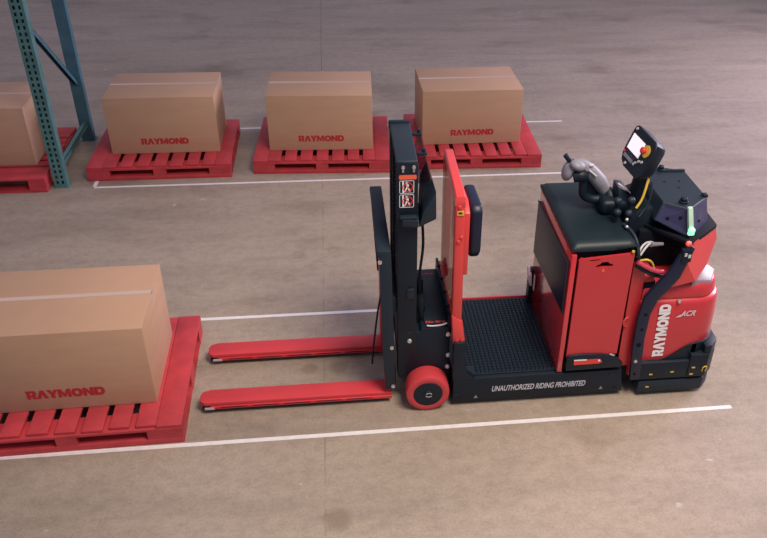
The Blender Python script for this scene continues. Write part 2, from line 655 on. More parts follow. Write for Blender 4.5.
def make_carton():
    root = empty('carton', (0, 0, 0))
    tag(root, 'x', 'box', 'cardboard cartons')
    b = bmesh.new()
    bmesh.ops.create_cube(b, size=1)
    for v in b.verts:
        v.co = Vector(((v.co.x + .5) * CW, (v.co.y + .5) * CD, (v.co.z + .5) * CH))
    bmesh.ops.bevel(b, geom=b.edges[:], offset=0.004, segments=2, profile=0.5, affect='EDGES')
    m = MB()
    m._merge(b)
    body = m.build('carton_body', M['card'], root)
    # flap seam, then clear tape over it and down the two ends
    tp = MB()
    e = 0.0012
    yc = CD * 0.54
    tw = 0.017
    tp.box(-e, CW + e, yc - tw, yc + tw, CH - 0.002, CH + e)
    tp.box(CW - 0.002, CW + e, yc - tw, yc + tw, CH - 0.07, CH + e)
    tp.box(-e, 0.002, yc - tw, yc + tw, CH - 0.07, CH + e)
    tp.build('packing_tape', M['tapeclear'], root)
    wf = MB()
    word_faces(wf, 'RAYMOND', 0.412, 0.058, lambda a, c: (0.262 + a, -0.0012, 0.085 + c))
    o = wf.build('printed_lettering', M['inkred'], root)
    return root


carB = make_carton()


def place_carton(root, x, y, t, label):
    root.location = (x, y, 0.1312)
    root.rotation_euler = (0, 0, t)
    root['label'] = label


place_carton(carB, 0.438, 3.565, -0.035, 'brown carton with red print on the middle pallet of the back row')
for (x, y, t, lb) in ((-0.940, 3.575, 0.0, 'brown carton with red print on the pallet beside the rack'),
                      (1.835, 3.60, 0.012, 'brown carton with red print behind the truck mast'),
                      (-0.958, 0.208, 0.012, 'big brown carton with red print on the nearest pallet, facing the fork tips')):
    place_carton(copy_tree(carB), x, y, t, lb)
cd = copy_tree(carB)
for ch in list(cd.children):
    if ch.name.startswith('printed_lettering'):
        bpy.data.objects.remove(ch)
place_carton(cd, -1.53 - CW, 3.40, -0.01, 'brown carton cut off by the left edge, behind the rack post')

# ------------------------------------------------------------------ rack frame
rk = empty('rack_frame', (-1.31, 3.72, 0))
tag(rk, 'teal green steel pallet rack end frame with two posts and a diagonal brace', 'rack')
RO = (-1.31, 3.72, 0)


def rack_post(y0, material, front):
    x0, x1 = -1.362, -1.258
    H = 2.6
    m = MB()
    if front:
        # perforated face: grid of cells with a slot missing
        cols = [x0, x0 + 0.022, x0 + 0.040, x1 - 0.040, x1 - 0.022, x1]
        z = 0.012
        pitch = 0.0508
        b = bmesh.new()

        def quad(a, c, z0, z1):
            vs = [b.verts.new(p) for p in ((a, y0, z0), (c, y0, z0), (c, y0, z1), (a, y0, z1))]
            b.faces.new(vs)
        quad(x0, x1, 0, z)
        while z < H - pitch:
            for i in range(5):
                if i in (1, 3):
                    quad(cols[i], cols[i + 1], z, z + 0.022)
                else:
                    quad(cols[i], cols[i + 1], z, z + pitch)
            z += pitch
        quad(x0, x1, z, H)
        bmesh.ops.remove_doubles(b, verts=b.verts[:], dist=0.0002)
        r = bmesh.ops.extrude_face_region(b, geom=b.faces[:])
        for g in r['geom']:
            if isinstance(g, bmesh.types.BMVert):
                g.co.y += 0.003
        bmesh.ops.recalc_face_normals(b, faces=b.faces[:])
        m._merge(b)
    else:
        m.box(x0, x1, y0, y0 + 0.003, 0, H)
    m.box(x0, x0 + 0.003, y0 + 0.003, y0 + 0.075, 0, H)
    m.box(x1 - 0.003, x1, y0 + 0.003, y0 + 0.075, 0, H)
    m.box(x0 + 0.003, x1 - 0.003, y0 + 0.072, y0 + 0.075, 0, H)  # back plate added to the open channel so the slots look dark
    p = m.build('upright_post', material, rk, RO)
    f = MB().box(x0 - 0.012, x1 + 0.012, y0 - 0.012, y0 + 0.09, 0.0, 0.007, 0.002).build('foot_plate', material, p, RO)
    return p


rack_post(3.21, M['rackgreen'], True)
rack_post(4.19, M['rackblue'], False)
xm = -1.31


def strut(y0, z0, y1, z1, w=0.038):
    a, b = Vector((xm, y0, z0)), Vector((xm, y1, z1))
    L = (b - a).length
    ang = math.atan2(z1 - z0, y1 - y0)
    m = MB()
    mt = Matrix.Translation(a) @ Matrix.Rotation(ang, 4, 'X')
    m.box(-w / 2, -w / 2 + 0.004, 0, L, -w / 2, w / 2, mtx=mt)
    m.box(-w / 2, w / 2, 0, L, w / 2 - 0.004, w / 2, mtx=mt)
    m.box(w / 2 - 0.004, w / 2, 0, L, -w / 2, w / 2, mtx=mt)
    return m


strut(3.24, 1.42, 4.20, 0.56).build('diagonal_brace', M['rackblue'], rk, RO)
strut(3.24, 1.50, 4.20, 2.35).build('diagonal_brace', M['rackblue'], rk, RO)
strut(3.27, 0.165, 4.20, 0.165, 0.045).build('cross_strut', M['rackgreen'], rk, RO)

# ================================================================== the truck
TO = (2.2, 0.55, 0)
tr = empty('pallet_truck', TO)
tag(tr, 'red and black driverless pallet lift truck with forks, mast and red counterweight', 'forklift')


def part(mb, name, m, parent=None, label=None, smooth=38):
    o = mb.build(name, M[m], parent or tr, TO, smooth)
    if label:
        o['label'] = label
    return o


# ---- forks
for (y0, y1) in ((0.243, 0.362), (0.684, 0.806)):
    yc = (y0 + y1) / 2
    m = MB()
    xt = 0.194
    plan = [(xt + 0.055, y1), (xt + 0.012, y1 - 0.016), (xt, yc + 0.015), (xt, yc - 0.03), (xt + 0.012, y0 + 0.010), (xt + 0.035, y0)]
    top = plan + [(1.30, y0), (1.30, y1)]
    m.prism(top, 0.052, 0.078, 'z', bev=0.005)
    low = [(xt + 0.06, y0 - 0.008), (1.30, y0 - 0.008), (1.30, y1 + 0.004), (xt + 0.08, y1 + 0.004)]
    m.prism(low, 0.034, 0.054, 'z', bev=0.004)
    # upright shank bolted to the carriage
    m.box(1.262, 1.300, y0 + 0.01, y1 - 0.01, 0.06, 0.86, 0.004)
    f = part(m, 'fork', 'forkred')
    u = MB()
    u.prism([(xt + 0.015, y0 + 0.004), (xt + 0.3, y0 + 0.0), (1.25, y0 + 0.0), (1.25, y1 - 0.01), (xt + 0.06, y1 - 0.01), (xt + 0.01, yc)], 0.022, 0.036, 'z')
    u.build('wear_shoe', M['black'], f, TO)
    s = MB()
    s.box(xt + 0.03, xt + 0.085, y0 - 0.0105, y0 - 0.006, 0.036, 0.050)
    s.build('tip_sticker', M['lgrey'], f, TO)
    h = MB()
    for hx in (xt + 0.055, xt + 0.075):
        h.cyl((hx, yc, 0.076), (hx, yc, 0.0792), 0.006, seg=10)
    h.build('rivet', M['red'], f, TO)
    sl = MB()
    for k in range(5):
        x0 = xt + 0.12 + k * 0.18
        sl.box(x0, x0 + 0.15, y0 - 0.0092, y0 - 0.006, 0.046, 0.050)
    sl.build('side_groove', M['dark'], f, TO)

# ---- carriage / load backrest
m = MB()
m.prism([(1.236, 1.040), (1.300, 1.052), (1.322, 0.112), (1.262, 0.102), (1.250, 0.40)], 0.232, 0.262, 'y', bev=0.004)
part(m, 'carriage_side_plate', 'slate')
m = MB()
m.hexa([(1.226, 0.236, 1.015), (1.300, 0.236, 1.015), (1.290, 0.846, 1.090), (1.222, 0.846, 1.090),
        (1.228, 0.236, 1.052), (1.300, 0.236, 1.052), (1.288, 0.846, 1.126), (1.220, 0.846, 1.126)], 0.004)
part(m, 'carriage_top_bar', 'slate')
m = MB()
m.prism([(1.222, 1.11), (1.288, 1.11), (1.294, 0.55), (1.255, 0.55)], 0.828, 0.846, 'y')
part(m, 'carriage_side_plate', 'black')
m = MB()
m.box(1.302, 1.326, 0.262, 0.83, 0.62, 0.74, 0.004)
m.box(1.302, 1.326, 0.262, 0.83, 0.12, 0.22, 0.004)
part(m, 'carriage_cross_bar', 'black')
for (x, z) in ((1.300, 0.415), (1.306, 0.130), (1.240, 0.99)):
    m = MB()
    m.cyl((x, 0.233, z), (x, 0.224, z), 0.012, seg=6)
    part(m, 'bolt', 'steel')
m = MB()
m.tube([(1.262, 0.42, 0.70), (1.232, 0.44, 0.50), (1.205, 0.45, 0.24), (1.196, 0.45, 0.13)], 0.006)
part(m, 'carriage_cable', 'black')

# ---- mast
m = MB()
for (y0, y1) in ((0.252, 0.272), (0.810, 0.830)):
    m.box(1.336, 1.440, y0, y1, 0.18, 1.540, 0.003)
    yy = (y0 + 0.02, y0 + 0.075) if y0 < 0.5 else (y1 - 0.075, y1 - 0.02)
    m.box(1.336, 1.352, yy[0], yy[1], 0.18, 1.53, 0.003)
    m.box(1.424, 1.440, yy[0], yy[1], 0.18, 1.53, 0.003)
mast = part(m, 'mast', 'black')
m = MB()
m.box(1.362, 1.426, 0.335, 0.375, 0.20, 1.50, 0.004)
m.box(1.362, 1.426, 0.705, 0.745, 0.20, 1.50, 0.004)
m.box(1.372, 1.416, 0.375, 0.705, 1.38, 1.48, 0.004)
m.box(1.372, 1.416, 0.375, 0.705, 0.9, 1.0, 0.004)
m.box(1.372, 1.416, 0.375, 0.705, 0.30, 0.42, 0.004)
part(m, 'inner_mast', 'dark')
m = MB()
m.cyl((1.40, 0.54, 0.3), (1.40, 0.54, 1.2), 0.034, seg=20)
m.cyl((1.40, 0.54, 1.2), (1.40, 0.54, 1.50), 0.022, seg=20)
part(m, 'lift_cylinder', 'slate')
for yy in (0.44, 0.64):
    m = MB()
    for k in range(48):
        z = 0.52 + k * 0.0205
        m.box(1.338, 1.346, yy - 0.012, yy + 0.012, z, z + 0.014)
    part(m, 'lift_chain', 'slate')
m = MB()
for k in range(40):
    z = 0.56 + k * 0.0235
    m.box(1.3315, 1.3365, 0.258, 0.270, z, z + 0.013)
part(m, 'guide_teeth', 'slate')
m = MB()
m.hexa([(1.330, 0.250, 1.530), (1.436, 0.250, 1.530), (1.448, 0.80, 1.510), (1.338, 0.80, 1.510), (1.330, 0.250, 1.562), (1.436, 0.250, 1.562), (1.448, 0.80, 1.538), (1.338, 0.80, 1.538)], 0.006, 3)
cap = part(m, 'mast_top_bar', 'slate')
m = MB()
m.box(1.332, 1.446, 0.800, 0.845, 1.490, 1.536, 0.010, 3)
m.build('top_roller', M['black'], cap, TO)
m = MB()
m.box(1.338, 1.446, 0.786, 0.800, 1.534, 1.548, 0.002)
m.build('edge_strip', M['slate'], cap, TO)
# small brackets on the operator side of the top
for yy in (0.70, 0.45):
    m = MB()
    m.box(1.452, 1.505, yy - 0.012, yy + 0.012, 1.50, 1.515, 0.003)
    m.cyl((1.49, yy, 1.515), (1.49, yy, 1.535), 0.010, seg=8)
    part(m, 'guard_bracket', 'slate')
# label plate on the near face
m = MB()
m.box(1.334, 1.438, 0.240, 0.252, 1.235, 1.545, 0.003)
lp = part(m, 'label_plate', 'black')
m = MB()
m.box(1.350, 1.428, 0.236, 0.2405, 1.553, 1.560, 0.002)
m.build('label_plate_edge', M['slate'], lp, TO)
for x in (1.362, 1.416):
    m = MB()
    m.cyl((x, 0.241, 1.534), (x, 0.230, 1.534), 0.009, seg=12)
    m.box(x - 0.005, x + 0.005, 0.236, 0.241, 1.506, 1.528)
    m.build('bolt', M['steel'], lp, TO)
m = MB()
m.prism(rrect(1.342, 1.430, 1.466, 1.490, 0.006), 0.2385, 0.2402, 'y')
m.build('warning_stripe', M['orange'], lp, TO)
dg = MB()
rg = MB()
px0, px1 = 1.344, 1.418
for (z0, z1) in ((1.388, 1.460), (1.308, 1.382)):
    for (a, b, c, d) in ((px0, px1, z0, z0 + 0.003), (px0, px1, z1 - 0.003, z1), (px0, px0 + .003, z0, z1), (px1 - .003, px1, z0, z1)):
        dg.face([(a, 0.2390, c), (b, 0.2390, c), (b, 0.2390, d), (a, 0.2390, d)])
    # striding pedestrian beside a mast post
    zc = (z0 + z1) / 2
    k = 1.25
    X = lambda x: 1.382 + (x - 1.390) * k
    Z = lambda dz: zc + dz * k
    dg.face([(X(1.372), .2390, z0 + .004), (X(1.379), .2390, z0 + .004), (X(1.377), .2390, z1 - .004), (X(1.371), .2390, z1 - .004)])
    dg.face([(X(1.386), .2390, Z(-.004)), (X(1.396), .2390, Z(-.006)), (X(1.398), .2390, Z(.012)), (X(1.388), .2390, Z(.012))])
    dg.face([(X(1.386), .2390, Z(-.004)), (X(1.379), .2390, Z(-.022)), (X(1.384), .2390, Z(-.023)), (X(1.392), .2390, Z(-.005))])
    dg.face([(X(1.392), .2390, Z(-.005)), (X(1.400), .2390, Z(-.022)), (X(1.405), .2390, Z(-.020)), (X(1.397), .2390, Z(-.003))])
    dg.face([(X(1.389 + .0055 * math.cos(a * PI / 4)), .2390, Z(.0185 + .0055 * math.sin(a * PI / 4))) for a in range(8)])
    n = 24
    xr = 1.386
    for q_ in range(n):
        a0, a1 = 2 * PI * q_ / n, 2 * PI * (q_ + 1) / n
        q = lambda r, a: (xr + r * math.cos(a), 0.2384, zc + r * math.sin(a))
        rg.face([q(0.022, a0), q(0.022, a1), q(0.0265, a1), q(0.0265, a0)])
    s_, c_ = 0.0025 * 0.7071, 0.023 * 0.7071
    rg.face([(xr - c_ - s_, .2384, zc + c_ - s_), (xr - c_ + s_, .2384, zc + c_ + s_), (xr + c_ + s_, .2384, zc - c_ + s_), (xr + c_ - s_, .2384, zc - c_ - s_)])
dg.build('pictogram', M['paint'], lp, TO)
rg.build('prohibition_ring', M['redtext'], lp, TO)
m = MB()
m.box(1.346, 1.434, 0.208, 0.252, 1.255, 1.265, 0.004)
part(m, 'label_shelf', 'slate')
# side shroud: dark lower pocket and clear guard panel behind it
m = MB()
m.hexa([(1.356, 0.205, 1.215), (1.440, 0.205, 1.205), (1.460, 0.40, 1.20), (1.452, 0.40, 1.20),
        (1.356, 0.205, 1.255), (1.440, 0.205, 1.250), (1.460, 0.40, 1.25), (1.452, 0.40, 1.25)], 0.004)
m.hexa([(1.440, 0.205, 1.205), (1.532, 0.215, 1.245), (1.556, 0.52, 1.245), (1.470, 0.52, 1.205),
        (1.462, 0.205, 1.290), (1.528, 0.215, 1.405), (1.512, 0.52, 1.440), (1.476, 0.52, 1.36)], 0.006)
part(m, 'mast_shroud', 'slate')
m = MB()
m.hexa([(1.456, 0.40, 1.36), (1.462, 0.40, 1.36), (1.462, 0.83, 1.30), (1.456, 0.83, 1.30),
        (1.500, 0.235, 1.46), (1.506, 0.235, 1.46), (1.506, 0.80, 1.505), (1.500, 0.80, 1.505)])
part(m, 'clear_guard', 'clearviolet')
m = MB()
m.tube([(1.47, 0.36, 1.22), (1.485, 0.38, 1.0), (1.47, 0.40, 0.75), (1.50, 0.42, 0.53)], 0.008)
part(m, 'mast_cable', 'black')
m = MB()
m.box(1.385, 1.425, 0.245, 0.253, 0.735, 0.80, 0.003)
m.box(1.390, 1.420, 0.240, 0.247, 0.785, 0.80, 0.002)
part(m, 'mast_latch', 'slate')

# ---- wheel housing block behind the mast
m = MB()
m.prism([(1.348, 0.17), (1.42, 0.07), (1.60, 0.07), (1.640, 0.12), (1.632, 0.52), (1.470, 0.52), (1.460, 0.495), (1.348, 0.495)], 0.255, 0.87, 'y', bev=0.004)
base = part(m, 'wheel_housing', 'black')
m = MB()
m.box(1.492, 1.622, 0.29, 0.84, 0.519, 0.526, 0.002)
m.build('step_cover', M['slate'], base, TO)
for (yy, w) in ((0.288, 0.113), (0.790, 0.10)):
    mt = Matrix.Translation((1.500, yy, 0.5270))
    font_part('step_lettering', 'No Step', w, 0.030 if yy < 0.5 else 0.026, mt, M['redtext'], base, TO, offset=0.03)
for (x, z, y) in ((1.402, 0.442, 0.252), (1.622, 0.475, 0.252), (1.626, 0.325, 0.252), (1.624, 0.240, 0.252)):
    m = MB()
    m.cyl((x, y + 0.004, z), (x, y - 0.010, z), 0.0135, seg=14, bev=0.003)
    m.build('bolt', M['steel'], base, TO)
m = MB()
m.cyl((1.40, 0.275, 0.495), (1.40, 0.275, 0.507), 0.028, seg=20)
m.build('pivot_pin', M['slate'], base, TO)
m = MB()
m.tube([(1.50, 0.262, 0.535), (1.53, 0.262, 0.53), (1.58, 0.262, 0.533), (1.615, 0.262, 0.545)], 0.005)
m.build('lift_handle', M['lgrey'], base, TO)
m = MB()
m.box(1.466, 1.490, 0.33, 0.40, 0.50, 0.66, 0.004)
m.box(1.478, 1.515, 0.60, 0.68, 0.52, 0.62, 0.004)
m.build('valve_block', M['black'], base, TO)

# ---- load wheel
m = MB()
prof = [(0.084, 0.145), (0.088, 0.142), (0.116, 0.142), (0.124, 0.148), (0.1265, 0.158), (0.1265, 0.248), (0.122, 0.255), (0.084, 0.255)]
xc, zc = 1.502, 0.127
rings = []
for (r, y) in prof:
    rings.append([(xc + r * math.cos(2 * PI * k / 40), y, zc + r * math.sin(2 * PI * k / 40)) for k in range(40)])
m.loft(rings)
whl = part(m, 'load_wheel', 'tyre', label='red tyre wheel with black hub')
m = MB()
m.cyl((xc, 0.22, zc), (xc, 0.1405, zc), 0.086, seg=36, bev=0.006)
m.cyl((xc, 0.143, zc), (xc, 0.136, zc), 0.030, seg=24, bev=0.003)
m.build('wheel_hub', M['black'], whl, TO)
mk = MB()
for (a0, a1) in ((20, 150), (200, 330)):
    for k in range(8):
        b0, b1 = math.radians(a0 + (a1 - a0) * k / 8), math.radians(a0 + (a1 - a0) * (k + 1) / 8)
        q = lambda r, a: (xc + 0.004 + r * math.cos(a), 0.1355, zc + r * 0.8 * math.sin(a))
        mk.face([q(0.014, b0), q(0.014, b1), q(0.021, b1), q(0.021, b0)])
mk.build('hub_mark', M['lgrey'], whl, TO)
m = MB()
m.cyl((xc, 0.20, zc), (xc, 0.40, zc), 0.025)
m.build('axle', M['dark'], whl, TO)

# ---- platform
m = MB()
m.prism([(1.648, 0.036), (2.685, 0.036), (2.66, 0.205), (1.652, 0.205)], 0.165, 0.955, 'y', bev=0.005)
plat = part(m, 'platform', 'black')
m = MB()
m.prism([(1.645, 0.20), (1.645, 0.47), (1.712, 0.47), (1.716, 0.30), (1.735, 0.235), (1.78, 0.203)], 0.165, 0.215, 'y', bev=0.004)
m.build('platform_bracket', M['black'], plat, TO)
m = MB()
m.prism([(1.645, 0.20), (1.645, 0.47), (1.690, 0.47), (1.70, 0.30), (1.70, 0.203)], 0.90, 0.945, 'y', bev=0.004)
m.build('platform_bracket', M['black'], plat, TO)
m = MB()
m.prism(rrect(1.70, 2.272, 0.19, 0.945, (0.01, 0.03, 0.10, 0.01)), 0.205, 0.213, 'z')
rnd = random.Random(5)
for i in range(22):
    for j in range(30):
        x, y = 1.722 + i * 0.0252, 0.208 + j * 0.0246
        if (x < 1.79 and y < 0.26):
            continue
        a, h = 0.0095, 0.010
        z = 0.213
        b = bmesh.new()
        vs = [b.verts.new(p) for p in ((x - a, y - a, z), (x + a, y - a, z), (x + a, y + a, z), (x - a, y + a, z),
                                       (x - a * .55, y - a * .55, z + h), (x + a * .55, y - a * .55, z + h), (x + a * .55, y + a * .55, z + h), (x - a * .55, y + a * .55, z + h))]
        for f in ((4, 5, 6, 7), (0, 1, 5, 4), (1, 2, 6, 5), (2, 3, 7, 6), (3, 0, 4, 7)):
            b.faces.new([vs[q] for q in f])
        m._merge(b)
m.build('floor_mat', M['rubber'], plat, TO)
m = MB()
m.box(1.71, 2.27, 0.950, 0.962, 0.19, 0.222, 0.003)
m.build('red_edge_strip', M['red'], plat, TO)
mt = Matrix.Translation((1.880, 0.1638, 0.098)) @ Matrix.Rotation(PI / 2, 4, 'X')
font_part('warning_lettering', 'UNAUTHORIZED RIDING PROHIBITED', 0.565, 0.042, mt, M['greytext'], plat, TO, shear=0.12, offset=0.02)
m = MB()
for (x, z) in ((1.775, 0.055), (2.535, 0.062)):
    m.face([(x, 0.1638, z), (x + 0.026, 0.1638, z), (x + 0.013, 0.1638, z + 0.026)])
m.build('warning_triangle', M['grey'], plat, TO)
m = MB()
for (x, z) in ((2.60, 0.17), (2.64, 0.06), (1.67, 0.09)):
    m.cyl((x, 0.168, z), (x, 0.160, z), 0.009, seg=8)
m.build('bolt', M['slate'], plat, TO)

# ---- red arch with clear panel and pad
m = MB()
W0, W1 = 1.624, 1.678
m.hexa([(1.632, 0.200, 0.56), (1.690, 0.200, 0.56), (1.690, 0.245, 0.56), (1.632, 0.245, 0.56),
        (W0, 0.200, 1.34), (W1, 0.200, 1.34), (W1, 0.245, 1.34), (W0, 0.245, 1.34)], 0.012, 3)
part(m, 'arch_post', 'redbright')
m = MB()
m.hexa([(1.644, 0.185, 0.440), (1.714, 0.185, 0.440), (1.714, 0.255, 0.440), (1.640, 0.255, 0.440),
        (1.630, 0.194, 0.640), (1.692, 0.194, 0.600), (1.692, 0.250, 0.600), (1.630, 0.250, 0.640)], 0.006)
for x in (1.664, 1.694):
    m.cyl((x, 0.188, 0.475), (x, 0.180, 0.475), 0.010, seg=10)
part(m, 'arch_foot', 'redbright')
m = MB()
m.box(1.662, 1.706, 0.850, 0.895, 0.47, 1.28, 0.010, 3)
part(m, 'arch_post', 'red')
m = MB()
ring = []
for (y, zl, zh, x0, x1) in ((0.198, 1.325, 1.350, W0, W1), (0.206, 1.322, 1.376, W0, W1), (0.240, 1.325, 1.386, W0, W1), (0.76, 1.315, 1.366, 1.646, 1.696),
                            (0.83, 1.305, 1.355, 1.651, 1.701), (0.872, 1.275, 1.328, 1.655, 1.706), (0.896, 1.255, 1.285, 1.658, 1.708)):
    ring.append([(x0, y, zl), (x1, y, zl), (x1, y, zh - 0.008), (x1 - 0.007, y, zh), (x0 + 0.007, y, zh), (x0, y, zh - 0.008)])
m.loft(ring)
part(m, 'arch_top_bar', 'redbright', smooth=25)
m = MB()
m.hexa([(1.638, 0.245, 0.56), (1.644, 0.245, 0.56), (1.660, 0.86, 0.56), (1.654, 0.86, 0.56),
        (1.630, 0.245, 1.33), (1.636, 0.245, 1.33), (1.656, 0.86, 1.29), (1.650, 0.86, 1.29)])
part(m, 'clear_panel', 'clear')
m = MB()
m.box(1.638, 1.652, 0.215, 0.86, 0.46, 0.585, 0.003)
part(m, 'kick_plate', 'red')
m = MB()
m.box(1.622, 1.637, 0.26, 0.87, 0.44, 0.60, 0.003)
for k in range(4):
    m.cyl((1.63, 0.35 + k * 0.14, 0.60), (1.63, 0.35 + k * 0.14, 0.612), 0.010, seg=10)
part(m, 'kick_plate_rail', 'black')
m = MB()
m.prism([(0.238, 0.88), (0.238, 1.26), (0.32, 1.30), (0.62, 1.28), (0.64, 0.92)], 1.680, 1.712, 'x', bev=0.004)
part(m, 'pad_bracket', 'redbright')
m = MB()
m.prism([(0.290, 0.99), (0.290, 1.235), (0.32, 1.265), (0.58, 1.255), (0.61, 1.22), (0.61, 0.98), (0.57, 0.935), (0.33, 0.935)], 1.728, 1.790, 'x', bev=0.018, seg=3)
part(m, 'backrest_pad', 'navy')
m = MB()
m.box(1.706, 1.735, 0.36, 0.54, 1.00, 1.20, 0.004)
part(m, 'pad_mount', 'black')
m = MB()
m.prism(rrect(1.636, 1.672, 1.272, 1.298, 0.003), 0.1965, 0.2005, 'y')
part(m, 'yellow_sticker', 'yellow')
m = MB()
m.box(1.643, 1.661, 0.1955, 0.1968, 1.281, 1.291)
part(m, 'sticker_symbol', 'black')
for z in (1.318, 1.14, 1.115):
    m = MB()
    x = 1.650 + (0.014 if z == 1.14 else 0)
    m.cyl((x, 0.204, z), (x, 0.194, z), 0.0115, seg=14, bev=0.003)
    part(m, 'bolt', 'redbright')

# ---- operator compartment
m = MB()
m.box(2.292, 2.612, 0.192, 0.905, 0.206, 1.036)
core = part(m, 'compartment_body', 'dark')
m = MB()
m.prism([(0.165, 0.215), (0.905, 0.215), (0.905, 1.042), (0.165, 1.020)], 2.262, 2.291, 'x', bev=0.004)
front = part(m, 'front_panel', 'redgloss')
m = MB()
m.prism([(0.190, 0.625), (0.905, 0.590), (0.905, 0.960), (0.190, 0.960)], 2.253, 2.263, 'x', bev=0.003)
bp_ = m.build('black_panel', M['navy'], front, TO)
m = MB()
m.prism([(0.180, 0.625), (0.190, 0.625), (0.190, 0.955), (0.905, 0.955), (0.905, 0.966), (0.180, 0.966)], 2.250, 2.2535, 'x')
m.build('panel_trim', M['slate'], front, TO)
m = MB()
m.box(2.612, 2.618, 0.19, 0.905, 0.206, 1.03)
part(m, 'rear_panel', 'black')
# battery door with a cut hand hole
hole = [(2.400, 0.944), (2.410, 0.937), (2.490, 0.941), (2.499, 0.950), (2.492, 0.958), (2.474, 0.963), (2.466, 0.974), (2.430, 0.972), (2.424, 0.961), (2.407, 0.955)]
outl = [(2.306, 0.325), (2.608, 0.335), (2.6085, 1.018), (2.330, 0.994), (2.318, 1.000), (2.304, 0.985)]
notch = [(2.362, 0.989), (2.420, 0.9935), (2.418, 0.9845), (2.365, 0.980)]
m = MB()
m.prism(outl, 0.160, 0.178, 'y', holes=[hole, notch])
door = part(m, 'battery_door', 'red')
m = MB()
m.cyl((2.444, 0.161, 0.918), (2.444, 0.157, 0.918), 0.009, seg=12)
m.build('door_sticker', M['orange'], door, TO)
m = MB()
pl = [(2.308, 0.232), (2.650, 0.240), (2.655, 0.262), (2.600, 0.318), (2.52, 0.342), (2.40, 0.350), (2.315, 0.345), (2.306, 0.33)]
m.prism(pl, 0.146, 0.178, 'y', bev=0.006)
kp = part(m, 'kick_guard', 'black')
m = MB()
m.prism([(2.352, 0.278), (2.505, 0.280), (2.522, 0.292), (2.505, 0.312), (2.35, 0.316)], 0.1435, 0.1465, 'y')
m.build('red_label', M['redtext'], kp, TO)
m = MB()
m.prism([(2.350, 0.309), (2.425, 0.308), (2.425, 0.316), (2.350, 0.317)], 0.1425, 0.1440, 'y')  # whitish highlight along the label's top edge, painted in white
m.prism(rrect(2.495, 2.508, 0.296, 0.309, 0.005), 0.1425, 0.1440, 'y')
m.build('label_highlight_and_dot', M['paint'], kp, TO)
m = MB()
m.prism([(2.560, 0.338), (2.588, 0.326), (2.592, 0.333), (2.566, 0.346)], 0.146, 0.150, 'y')
m.build('hinge_tab', M['lgrey'], kp, TO)
# cushion top
b = bmesh.new()
nx, ny = 16, 24
x0, x1, y0, y1 = 2.262, 2.624, 0.168, 0.930
grid = []
for j in range(ny + 1):
    row = []
    for i in range(nx + 1):
        u, v = i / nx, j / ny
        ed = min(u, 1 - u) * (x1 - x0)
        edv = min(v, 1 - v) * (y1 - y0)
        d = min(ed, edv)
        z = 1.080 - 0.022 * max(0, 1 - d / 0.018) ** 2
        z -= 0.010 * math.exp(-((u - .5) ** 2 / 0.06 + (v - .45) ** 2 / 0.05)) * min(1, d / 0.05)
        z += 0.006 * u * (1 - v)
        row.append(b.verts.new((x0 + u * (x1 - x0), y0 + v * (y1 - y0), z)))
    grid.append(row)
for j in range(ny):
    for i in range(nx):
        b.faces.new((grid[j][i], grid[j][i + 1], grid[j + 1][i + 1], grid[j + 1][i]))
r = bmesh.ops.extrude_edge_only(b, edges=[e for e in b.edges if e.is_boundary])
for g in r['geom']:
    if isinstance(g, bmesh.types.BMVert):
        g.co.z = 1.040 + (0.015 if g.co.x > 2.5 and g.co.y < .2 else 0)
bmesh.ops.holes_fill(b, edges=[e for e in b.edges if e.is_boundary])
bmesh.ops.recalc_face_normals(b, faces=b.faces[:])
m = MB()
m._merge(b)
cu = part(m, 'cushion_top', 'vinyl', smooth=60)
m = MB()
m.box(2.588, 2.604, 0.152, 0.164, 1.026, 1.040, 0.003)
m.build('yellow_tab', M['yellow'], cu, TO)
# side holder on the far corner of the platform
m = MB()
m.box(2.236, 2.268, 0.865, 0.925, 0.213, 0.47, 0.004)
hd = part(m, 'side_holder', 'black')
m = MB()
m.hexa([(2.238, 0.84, 0.37), (2.250, 0.84, 0.37), (2.250, 0.91, 0.39), (2.232, 0.91, 0.39),
        (2.224, 0.84, 0.455), (2.242, 0.84, 0.455), (2.242, 0.91, 0.485), (2.224, 0.91, 0.485)], 0.003)
m.build('holder_card', M['pink'], hd, TO)
m = MB()
m.box(2.2535, 2.2560, 0.80, 0.83, 0.36, 0.47)
m.build('holder_strip', M['pink'], hd, TO)

# ---- tractor: red side panel, dark bay, post
m = MB()
m.box(2.660, 2.780, 0.205, 0.90, 0.10, 0.80, 0.004)
part(m, 'chassis', 'dark')
m = MB()
m.prism([(2.640, 0.21), (2.705, 0.21), (2.705, 0.86), (2.660, 0.93), (2.630, 0.94)], 0.195, 0.208, 'y')
sp = part(m, 'side_panel', 'red')
m = MB()
m.tube([(2.650, 0.194, 0.50), (2.632, 0.186, 0.515), (2.626, 0.186, 0.545), (2.640, 0.188, 0.565), (2.655, 0.194, 0.565)], 0.006)
m.build('door_hook', M['redbright'], sp, TO)
m = MB()
m.prism([(2.710, 0.140), (2.772, 0.140), (2.752, 0.45), (2.757, 0.62), (2.785, 0.72), (2.838, 0.79), (2.885, 0.86), (2.935, 1.045),
         (2.900, 1.075), (2.858, 1.00), (2.815, 0.895), (2.760, 0.820), (2.705, 0.735), (2.688, 0.60), (2.690, 0.40)], 0.138, 0.164, 'y', bev=0.003)
post = part(m, 'frame_post', 'navy')
for (x, z, r) in ((2.728, 0.62, 0.011), (2.724, 0.515, 0.010), (2.722, 0.405, 0.015), (2.732, 0.185, 0.009)):
    hl = MB()
    hl.cyl((x, 0.1395, z), (x, 0.1365, z), r, seg=14)
    hl.build('post_hole', M['dark'], post, TO)
m = MB()
m.cyl((2.722, 0.139, 0.285), (2.722, 0.132, 0.285), 0.010, seg=12)
m.build('bolt', M['steel'], post, TO)


